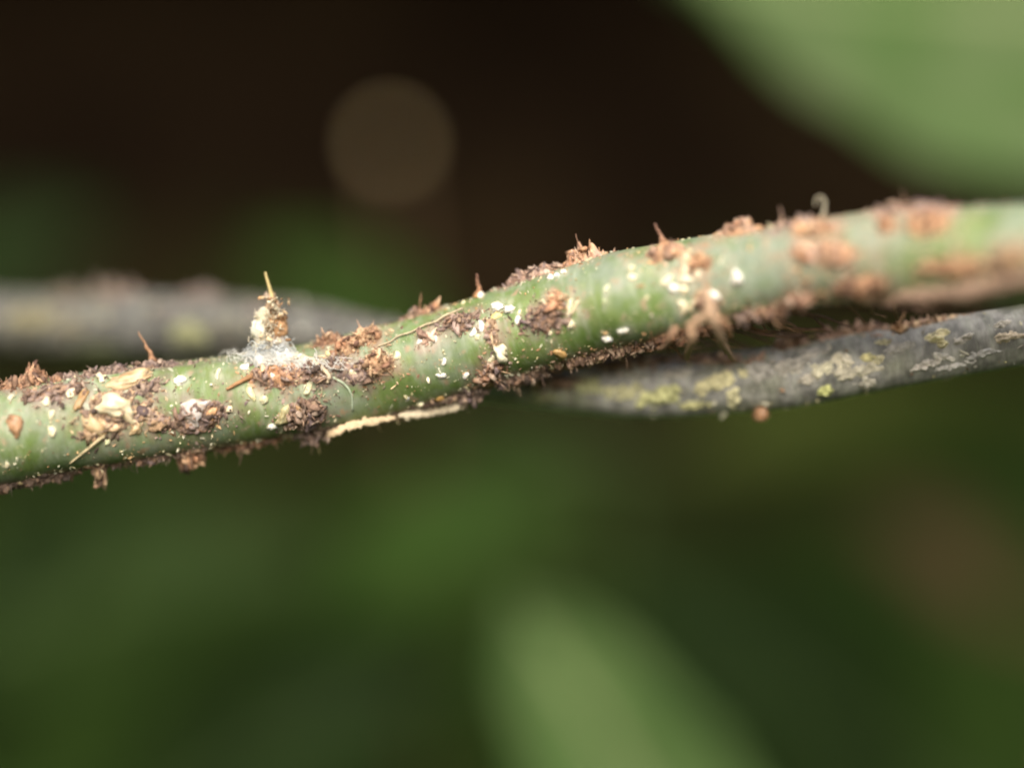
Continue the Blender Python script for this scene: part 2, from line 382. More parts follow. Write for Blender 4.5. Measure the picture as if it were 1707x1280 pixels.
def tangent(st, s0, th0, ang):
    """turn an angle seen in the picture into one on the skin (relative to the stem's own run)"""
    return R(ang) - st.slope(s0)

def skin_xy(st, s0, th0, a, u, v):
    R0 = float(np.interp(s0, st.s, st.R)); c, s_ = math.cos(a), math.sin(a)
    return s0 + u * c - v * s_, th0 + (u * s_ + v * c) / R0

def crust(st, s0, th0, a, la, lb, h, tints, seed, name='crust', mat=None, parent=None, edge=.5, nu=None, nv=None, lump=.9):
    g = np.random.default_rng(seed); off = g.uniform(0, 90, 3)
    fq = max(1.0, .42 / math.sqrt(la * lb)); nu = nu or int(min(80, max(20, la / .016))); nv = nv or int(min(60, max(18, lb / .016)))
    u = np.linspace(-1.25, 1.25, nu); v = np.linspace(-1.25, 1.25, nv); Uu, Vv = np.meshgrid(u, v, indexing='ij')
    hh = np.empty(Uu.shape); tt = np.empty(Uu.shape + (3,)); E = np.empty(Uu.shape); T = np.array(tints)
    for i in range(nu):
        for j in range(nv):
            p = np.array([Uu[i, j] * la, Vv[i, j] * lb, 0]) + off
            n1, n2, n3 = fbm(p, 3.4 * fq, 4), fbm(p + 9, 8.0 * fq ** .5, 3), fbm(p + 4, 2.2 * fq, 2)
            e = 1 - (Uu[i, j] ** 2 + Vv[i, j] ** 2) + edge * 2 * n1; E[i, j] = e
            hh[i, j] = -.025 if e <= 0 else h * min(1, e) ** .6 * max(.12, .6 + lump * 1.25 * n2 + .35 * n1)
            k = (n3 * .9 + n2 * .8 + .5) * len(T); k0 = int(min(len(T) - 1, max(0, math.floor(k)))); k1 = min(len(T) - 1, k0 + 1)
            tt[i, j] = mixc(T[k0], T[k1], k - k0)
    S, TH = skin_xy(st, s0, th0, a, Uu * la, Vv * lb); q = st.pt(S, TH, hh)
    F = [[i * nv + j, (i + 1) * nv + j, (i + 1) * nv + j + 1, i * nv + j + 1] for i in range(nu - 1) for j in range(nv - 1)
         if max(E[i, j], E[i + 1, j], E[i, j + 1], E[i + 1, j + 1]) > -.12]
    return mesh(name, q.reshape(-1, 3), F, mat or M_DEB, parent, tint=tt.reshape(-1, 3), org=parent.location if parent else q.reshape(-1, 3).mean(0))

def pieces(g, n, cen, size, T, elong=2.2):
    """n angular grains as arrays"""
    V0, F0 = ICO1; V = []; F = []; C = []
    for i in range(n):
        sc = size[i] * (np.array([g.uniform(1, elong), g.uniform(.6, 1), g.uniform(.45, .9)]) if g.random() < .5 else np.array([g.uniform(1.4, elong * 1.5), g.uniform(.7, 1.3), g.uniform(.14, .3)]))
        v = (V0 * (1 + g.normal(0, .17, (len(V0), 1)))) * sc; v = v @ rand_rot(g).T + cen[i]
        V.append(v); F.append(F0 + i * len(V0)); c = T[g.integers(len(T))] * g.uniform(.75, 1.25); C.append(np.tile(c, (len(V0), 1)))
    return np.vstack(V), np.vstack(F), np.vstack(C)

def hairs(g, n, base, direc, length, rad, T):
    V, F, C = [], [], []; k = 0
    for i in range(n):
        d = direc[i] + g.normal(0, .5, 3); d /= np.linalg.norm(d); L = length * min(2.2, g.lognormal(-.45, .6)); b = g.normal(0, .25, 3) * L
        pts = np.array([base[i], base[i] + d * L * .5 + b * .4, base[i] + d * L + b]); v, f = tube(pts, np.array([1, .7, .25]) * rad, 4)
        V.append(v); F += [[x + k for x in q] for q in f]; k += len(v); C.append(np.tile(T[g.integers(len(T))] * 1.15, (len(v), 1)))
    return np.vstack(V), F, np.vstack(C)

def clump(st, label, x, y, la, lb, ang, h, pal, n, name='debris_clump', big=4, hair=.3, seed=None, group='brown debris clumps on the green stem', edge=.5):
    """a crusty patch: a lumpy crust, loose crumbs that can be told apart, fine crumbs and hairs. Sizes in picture pixels."""
    seed = seed or int(x * 7 + y * 13); g = np.random.default_rng(seed); s0, th0 = st.locate(x, y)
    d = float(st.pt(np.array([s0]), th0)[0, 1]); k = d / FPX; la, lb, h = la * k / 2, lb * k / 2, h * k
    a = tangent(st, s0, th0, ang); T = np.array([c for p in pal.split('+') for c in PAL[p]]) * 1.2 + .012; g.shuffle(T); lum = T @ np.array([.3, .55, .15]); dz_ = .28 if x > 1090 else .32; T = T * (1 - dz_) + lum[:, None] * np.array([1.14, .98, .82]) * dz_
    base = st.pt(np.array([s0]), th0)[0]; root = empty(name, base, label, 'debris', group)
    crust(st, s0, th0, a, la, lb, h, T, seed, parent=root, edge=edge)
    def spots(m, spread, hi):
        rr = np.sqrt(g.uniform(0, 1, m)) * spread; ph = g.uniform(0, 6.283, m); u, v = rr * np.cos(ph), rr * np.sin(ph)
        S, TH = skin_xy(st, s0, th0, a, u * la, v * lb)
        hg = h * np.clip(1 - rr ** 2, 0, 1) ** .6 * g.uniform(.5, hi, m) + .01
        return st.pt(S, TH, hg), st.normal(S, TH)
    n = int(n * .8); p, nn = spots(n, 1.15, 1.0); sz = np.clip(g.lognormal(math.log(1.75 * k), .6, n), .6 * k, 6.5 * k)
    V, F, C = pieces(g, n, p, sz, T)
    tag(mesh('fine_crumbs', V, F, M_DEB, root, tint=C * .75 + T.mean(0) * .3, org=base), kind='stuff')
    m = int(n * .8); rr = 1 + np.abs(g.normal(0, .45, m)); ph = g.uniform(0, 6.283, m)
    S, TH = skin_xy(st, s0, th0, a, rr * np.cos(ph) * (la + .05), rr * np.sin(ph) * (lb + .06)); Th = np.vstack([T * 1.15, [(.6, .52, .34), (.5, .45, .3), (.62, .6, .46)]])
    V, F, C = pieces(g, m, st.pt(S, TH, .006), np.clip(g.lognormal(math.log(1.35 * k), .5, m), .6 * k, 4 * k), Th, 2.6)
    tag(mesh('loose_grains', V, F, M_DEB, root, tint=C, smooth=False, org=base), kind='stuff')
    st.stains.append((s0, th0, a, la, lb, T.mean(0)))
    for i in range(big):
        p, nn = spots(1, .85, 1.1); V, F, C = pieces(g, 1, p, [g.uniform(4.5, 8.5) * k], T * 1.1, 1.9)
        mesh('crumb', V, F, M_DEB, root, tint=C, org=base)
    m = int(n * hair * .4)
    if m:
        p, nn = spots(m, 1.0, .9); V, F, C = hairs(g, m, p, nn, 12 * k, 1.0 * k, np.clip(T * 1.4 + .03, 0, .8))
        tag(mesh('hairs', V, F, M_DEB, root, tint=C, org=base), kind='stuff')
    return root

def fleck(st, label, x, y, l, w, ang, c=CREAM, name='cream_fleck', th=.6, lift=.05, group='pale flecks on the green stem', cat='fleck', kink=0.12):
    seed = int(x * 11 + y * 3); g = np.random.default_rng(seed); s0, t0 = st.locate(x, y)
    b = st.pt(np.array([s0]), t0)[0]; k = b[1] / FPX; nrm = st.normal(np.array([s0]), t0)[0]
    C_, T_, U_, F_, r_ = st.frame(np.array([s0])); tx = T_[0]; ty = np.cross(nrm, tx); ty *= np.sign(ty[2] + 1e-9) if abs(ty[2]) > .05 else 1
    a = tangent(st, s0, t0, ang); e1 = tx * math.cos(a) + ty * math.sin(a); e2 = np.cross(nrm, e1)
    V0, F0 = ICO3; o = g.uniform(0, 50, 3)
    q = np.sign(V0) * np.abs(V0) ** .86; r = 1 + np.array([kink * 2.2 * fbm(p + o, .9, 3) + kink * 1.6 * fbm(p + o, 2.6, 2) for p in V0])
    q = q * r[:, None]; z = w / 2 * k * th
    q = q * np.array([l / 2 * k, w / 2 * k, z]); q[:, 1] += .18 * w * k * np.cos(q[:, 0] / (l / 2 * k) * 1.6) * g.choice([-1, 1])
    st.pale.append((s0, t0, a, l / 2 * k, w / 2 * k, c))
    dirt = np.array([fbm(p + o + 7, 1.9, 3) for p in V0])
    v = b + nrm * z * lift + q[:, :1] * e1 + q[:, 1:2] * e2 + q[:, 2:] * nrm
    c = np.asarray(c) * g.uniform(.93, 1.05)
    ob = mesh(name, v, F0, M_FLECK, None, tint=np.clip(np.tile(c, (len(v), 1)) * (1 - .3 * np.clip(1 - r, -.3, .6))[:, None] * (1 + .1 * V0[:, :1]) * (1 - np.clip(dirt[:, None] * 1.4 + .02, 0, .75) * (1.0 if 'fl' in name and 'flake' in name else .4) * np.array([.45, .6, .75])), 0, .95), org=b)
    return tag(ob, label, cat, group)

def skin_path(st, pts, h0=2.0):
    """picture points on (or h px above) the skin -> a 3-D path"""
    out = []
    for q in pts:
        s, t = st.locate(q[0], q[1]); p = st.pt(np.array([s]), t)[0]; k = p[1] / FPX; h = q[2] if len(q) > 2 else h0
        out.append(p + st.normal(np.array([s]), t)[0] * h * k)
    return np.array(out)

def strand(st, label, pts, r0, r1, c, name='straw', cat='straw', mat=None, n=8, seg=7, rough=.08, flat=1.0, h=2.0, group=None, seed=1):
    p = catmull(skin_path(st, pts, h), n); k = p[0, 1] / FPX
    v, f = tube(p, np.linspace(r0, r1, len(p)) * k, seg, rough, flat, seed)
    return tag(mesh(name, v, f, mat or M_BARK, None, tint=c, org=p[0]), label, cat, group)

def spine(st, label, x, y, tip, r, c, c2=None, name='spine', bend=4, cat='spine', group='spines standing on the green stem'):
    """a tapered spine from the skin at (x, y) to a tip given in the picture, at the depth of its foot"""
    s, t = st.locate(x, y); b = st.pt(np.array([s]), t, -.03)[0]; k = b[1] / FPX; T = P(tip[0], tip[1], b[1] - .05); L = np.linalg.norm(T - b)
    mid = (b + T) / 2 + np.array([bend * k, 0, -bend * k * .4])
    p = catmull([b, (b * 2 + mid) / 3, mid, T], 6); n = len(p); tt = np.linspace(0, 1, n)
    gs = np.random.default_rng(int(x)); p[2:-1] += gs.normal(0, .9 * k, (n - 3, 3)); rad = r * k * (1.35 * (1 - tt) ** 2.2 + .45 * (1 - tt) + .16) * gs.uniform(.75, 1.25, n); v, f = tube(p, rad, 8, .16, 1, int(x))
    col_ = np.vstack([np.repeat(np.array([mixc(c, c2 or c, q) for q in tt]), 8, 0), [c], [c2 or c]])
    return tag(mesh(name, v, f, M_BARK, None, tint=col_, org=b), label, cat, group)

# --- brown clumps along the green stem -----------------------------------------------------------
CL = [
 # label, x, y, length, width, angle, height, palette, crumbs, big crumbs, hair share
 ('rusty crust along the top of the stem at the left picture edge', 40, 640, 120, 26, 6, 13, 'rust+brown', 90, 4, .3),
 ('pointed brown tuft on the upper edge near the left picture edge', 58, 628, 26, 18, 20, 24, 'rust', 34, 3, .4),
 ('dark brown bed of crumbs under the largest cream flake', 185, 690, 120, 74, 20, 6, 'dark+tan', 110, 6, .1),
 ('mauve brown crust right under the arched tan flake', 245, 645, 60, 30, 10, 5, 'mauve+dark', 36, 3, .1),
 ('small tan and dark crumbs right of the largest cream flake', 255, 700, 62, 34, -25, 7, 'tan+mauve', 42, 5, .1),
 ('mauve patch below the round cream fleck, around a white woolly piece', 330, 697, 96, 52, 8, 7, 'mauve+brown', 80, 6, .15),
 ('brown fringe under the stem at the far left', 60, 806, 170, 24, 8, 12, 'brown+dark', 110, 5, .5),
 ('long brown fringe on the lower edge left of the hanging lump', 235, 769, 190, 24, 14, 9, 'mauve+brown', 110, 5, .5),
 ('ragged icicle-like tuft hanging from the lower edge at the left', 166, 790, 30, 18, 70, 34, 'tan+brown', 50, 3, .8),
 ('rusty lump with a dark hole hanging from the lower edge', 322, 764, 46, 26, 10, 24, 'rust+brown', 70, 5, .5),
 ('thin brown fringe on the lower edge between the two hanging lumps', 410, 742, 130, 22, 12, 9, 'rust+brown', 80, 3, .6),
 ('rusty orange bed under the white web below the needle', 465, 627, 120, 40, 6, 14, 'orange+mauve', 100, 7, .15),
 ('brown lump right of the white web', 524, 622, 48, 36, -30, 14, 'brown+mauve', 60, 4, .2),
 ('dark reddish lump on the top edge right of the white web', 551, 572, 46, 26, 12, 16, 'brown+rust', 60, 4, .25),
 ('orange tan lump on the upper edge, middle of three in a row', 580, 579, 48, 30, 20, 15, 'tan+rust', 66, 5, .25),
 ('furry brown lump, rightmost of three on the upper edge before the long straw', 613, 564, 52, 34, 10, 18, 'rust+tan', 90, 4, .6),
 ('round rusty mound below the left end of the long straw', 629, 607, 50, 42, 0, 13, 'rust+tan', 90, 5, .5),
 ('dark grey crumb patch between the brown lump and the rusty mound', 562, 606, 40, 32, 60, 6, 'dark+mauve', 40, 3, .1),
 ('greyish scurf with pale grains below the three lumps', 598, 622, 64, 40, 0, 3, 'mauve', 60, 3, .1),
 ('low brown scurf on the upper edge above the long straw', 690, 522, 60, 14, 18, 7, 'rust+mauve', 40, 2, .3),
 ('small orange brown mound on the upper edge left of the dark gap', 721, 513, 30, 18, 12, 13, 'orange+rust', 36, 3, .3),
 ('mauve brown patch at the right end of the long straw', 768, 536, 74, 36, 12, 6, 'mauve+brown', 90, 5, .3),
 ('pinkish grain cluster just below the middle of the long straw', 712, 566, 28, 18, 30, 6, 'pink', 24, 4, .2),
 ('yellowish and dark crumbs left of the cream thorn', 818, 556, 26, 46, 10, 5, 'mauve+tan', 36, 3, .2),
 ('large brown lump on the lower edge left of the bark strip', 508, 694, 76, 52, 30, 16, 'brown+mauve', 120, 7, .4),
 ('dark ragged lump hanging at the left end of the bark strip', 520, 728, 70, 30, 15, 18, 'dark+mauve', 90, 6, .5),
 ('reddish brown ridge rising from the lower edge below the cream thorn', 818, 622, 74, 34, 58, 11, 'rust+mauve', 120, 6, .3),
 ('dark ragged lump at the right end of the bark strip', 786, 658, 62, 34, 30, 16, 'dark+mauve', 110, 7, .5),
 ('dark crumb row on the lower edge above the bark strip', 730, 668, 90, 14, 12, 6, 'dark+brown', 60, 4, .2),
 ('fuzzy brown fringe hanging below the bark strip', 690, 692, 190, 14, 12, 9, 'brown+tan', 70, 2, .9),
 ('thin matted crust along the upper edge around the arched tan flake', 205, 616, 210, 18, 8, 9, 'mauve+dark', 100, 4, .12),
 ('matted scurf on the upper skin between the left crust and the tan flake', 95, 652, 110, 34, 8, 3, 'mauve+brown', 90, 3, .15),
 ('torn fibrous crust in the crease just right of the reddish ridge', 862, 632, 90, 30, 12, 12, 'mauve+brown', 120, 6, .8),
 ('torn brown fibres under the bare green stretch', 1030, 592, 130, 26, 10, 16, 'pink+brown', 120, 7, .35),
 ('small grey-brown tuft just right of the branching root', 1246, 524, 40, 26, 10, 14, 'dark+mauve', 50, 4, .6),
 ('rusty crumbs hanging over the dark gap left of the blurred crease', 1290, 515, 90, 26, 10, 17, 'rust+brown', 90, 6, .6),
 ('flaky brown crust under the blurred end of the stem', 1530, 500, 170, 30, 4, 12, 'pink+brown', 120, 7, .5),
 ('purple and brown scab in the middle of the stem left of three cream ribs', 908, 532, 84, 46, 14, 6, 'mauve+brown', 90, 6, .15),
 ('orange crown of crumbs on top of the purple scab', 926, 502, 36, 20, 20, 8, 'orange', 36, 3, .3),
 ('mauve crust strip along the upper edge above the purple scab', 888, 455, 110, 22, 24, 14, 'mauve+pink', 90, 6, .2),
 ('orange pink mound at the right end of the mauve crust strip', 968, 424, 66, 26, 22, 22, 'pink+orange', 80, 5, .25),
 ('brown crumbs filling the crease left of the amber bead', 880, 626, 80, 34, 15, 9, 'brown+dark', 100, 5, .3),
 ('pinkish brown crumbs on the lower edge right of the amber bead', 985, 600, 110, 36, 10, 12, 'pink+brown', 140, 9, .2),
 ('deep brown crumbs in the shaded lower edge above the grey stem', 1090, 575, 110, 36, 12, 12, 'rust+dark', 120, 7, .25),
 ('orange tan lump under the upright spine right of the bare green stretch', 1110, 423, 62, 34, 10, 15, 'orange+pink', 70, 5, .2),
 ('small orange lump right of the cream finger', 1164, 438, 40, 28, -10, 12, 'orange+rust', 46, 4, .2),
 ('tan crumbs around the top of the branching root', 1180, 500, 40, 36, -40, 9, 'pink+tan', 44, 4, .2),
 ('rusty crumbs behind the branching root on the lower edge', 1140, 556, 96, 34, 14, 13, 'rust+brown', 100, 6, .3),
 ('orange mound with a pale curl on the upper edge', 1234, 386, 66, 26, 8, 18, 'pink+orange', 70, 5, .15),
 ('mauve smear on the upper edge left of the pale loop', 1330, 376, 60, 18, 14, 8, 'mauve+pink', 40, 3, .15),
 ('orange lump on the upper edge under the pale loop', 1362, 384, 50, 30, 10, 16, 'orange+pink', 60, 4, .1),
 ('largest blurred rusty patch, below the pale loop', 1376, 424, 92, 42, 0, 13, 'orange+pink', 110, 7, .1),
 ('small rusty spot on the blurred right part of the stem', 1478, 374, 34, 26, 0, 10, 'orange+rust', 36, 3, .1),
 ('mauve crust along the blurred upper edge at the right', 1516, 352, 130, 22, 4, 12, 'mauve+pink', 80, 4, .15),
 ('round rusty lump on the blurred right part of the stem', 1550, 374, 66, 48, 0, 14, 'orange+rust', 90, 6, .1),
 ('pinkish lump in the crease right of the branching root', 1334, 497, 54, 30, 10, 14, 'pink+rust', 60, 5, .15),
 ('brown crumbs in the blurred crease between the two stems', 1436, 480, 90, 40, 8, 13, 'rust+brown', 100, 6, .2),
 ('rusty stain above the dry pink strip at the right', 1584, 447, 110, 26, 4, 8, 'rust+orange', 80, 4, .1),
 ('yellowish crumbs at the right picture edge', 1690, 432, 60, 40, 20, 12, 'tan+brown', 70, 6, .1),
]
for (lab, x, y, la, lb, an, h, pal, n, bigs, hr) in CL:
    clump(main, lab, x, y, la, lb, an, h, pal, int(n * 1.25), big=bigs, hair=hr)

# brown residue that the clumps have left on the skin round them
def stain(st):
    S, TH = st.skin_st; a_ = st.skin.data.color_attributes['tint']; n_ = S.size; c = np.empty(n_ * 4); a_.data.foreach_get('color', c); c = c.reshape(n_, 4)
    nz = np.array([fbm((x * 2.6, y * 3.4, 5.5), 1.0, 4) for x, y in zip(S.ravel(), TH.ravel())])
    for (s0, t0, an, la, lb, tc) in st.stains:
        r0 = float(np.interp(s0, st.s, st.R)); du, dv = S.ravel() - s0, (TH.ravel() - t0) * r0
        u = du * math.cos(an) + dv * math.sin(an); v = -du * math.sin(an) + dv * math.cos(an)
        w = np.clip(np.exp(-((u / (la + .12)) ** 2 + (v / (lb + .12)) ** 2) * .75) * (.62 + 1.7 * nz), 0, .75)[:, None]
        c[:, :3] = c[:, :3] * (1 - w) + (np.asarray(tc) * .75 + .03) * w
    nz2 = np.array([fbm((x * 7, y * 4, 1.5), 1.0, 3) for x, y in zip(S.ravel(), TH.ravel())])
    for (s0, t0, an, la, lb, tc) in st.pale:                # powder shed by the pale flecks
        r0 = float(np.interp(s0, st.s, st.R)); du, dv = S.ravel() - s0, (TH.ravel() - t0) * r0
        w = np.clip(np.exp(-(du ** 2 + dv ** 2 * .6) / (.16 + la + lb) ** 2 * 5) * (.3 + 1.3 * nz2), 0, .5)[:, None]
        c[:, :3] = c[:, :3] * (1 - w) + np.array([.46, .46, .36]) * w
    a_.data.foreach_set('color', c.ravel())

# fine pale and brown scurf all over the green skin: nobody could count it
g = np.random.default_rng(5); n = 3600
S = g.uniform(main.at_px(-30), main.at_px(1740), n); TH = g.uniform(-1.7, 1.7, n); k = 39.5 / FPX
keep = np.array([fbm((s * .8, t * 1.3, 3.3), 1.2, 3) for s, t in zip(S, TH)]) > -.12; S, TH = S[keep], TH[keep]
V, F, C = pieces(g, len(S), main.pt(S, TH, .004), np.clip(g.lognormal(math.log(1.0 * k), .55, len(S)), .45 * k, 3.6 * k), np.array([(.6, .55, .35), (.7, .66, .5), (.3, .17, .09), (.45, .4, .22), (.5, .33, .17), (.55, .56, .4)]), 2.4)
tag(mesh('scurf', V, F, M_DEB, main.root, tint=C, smooth=False, org=main.root.location), 'fine pale grains dusted over the green skin', kind='stuff')

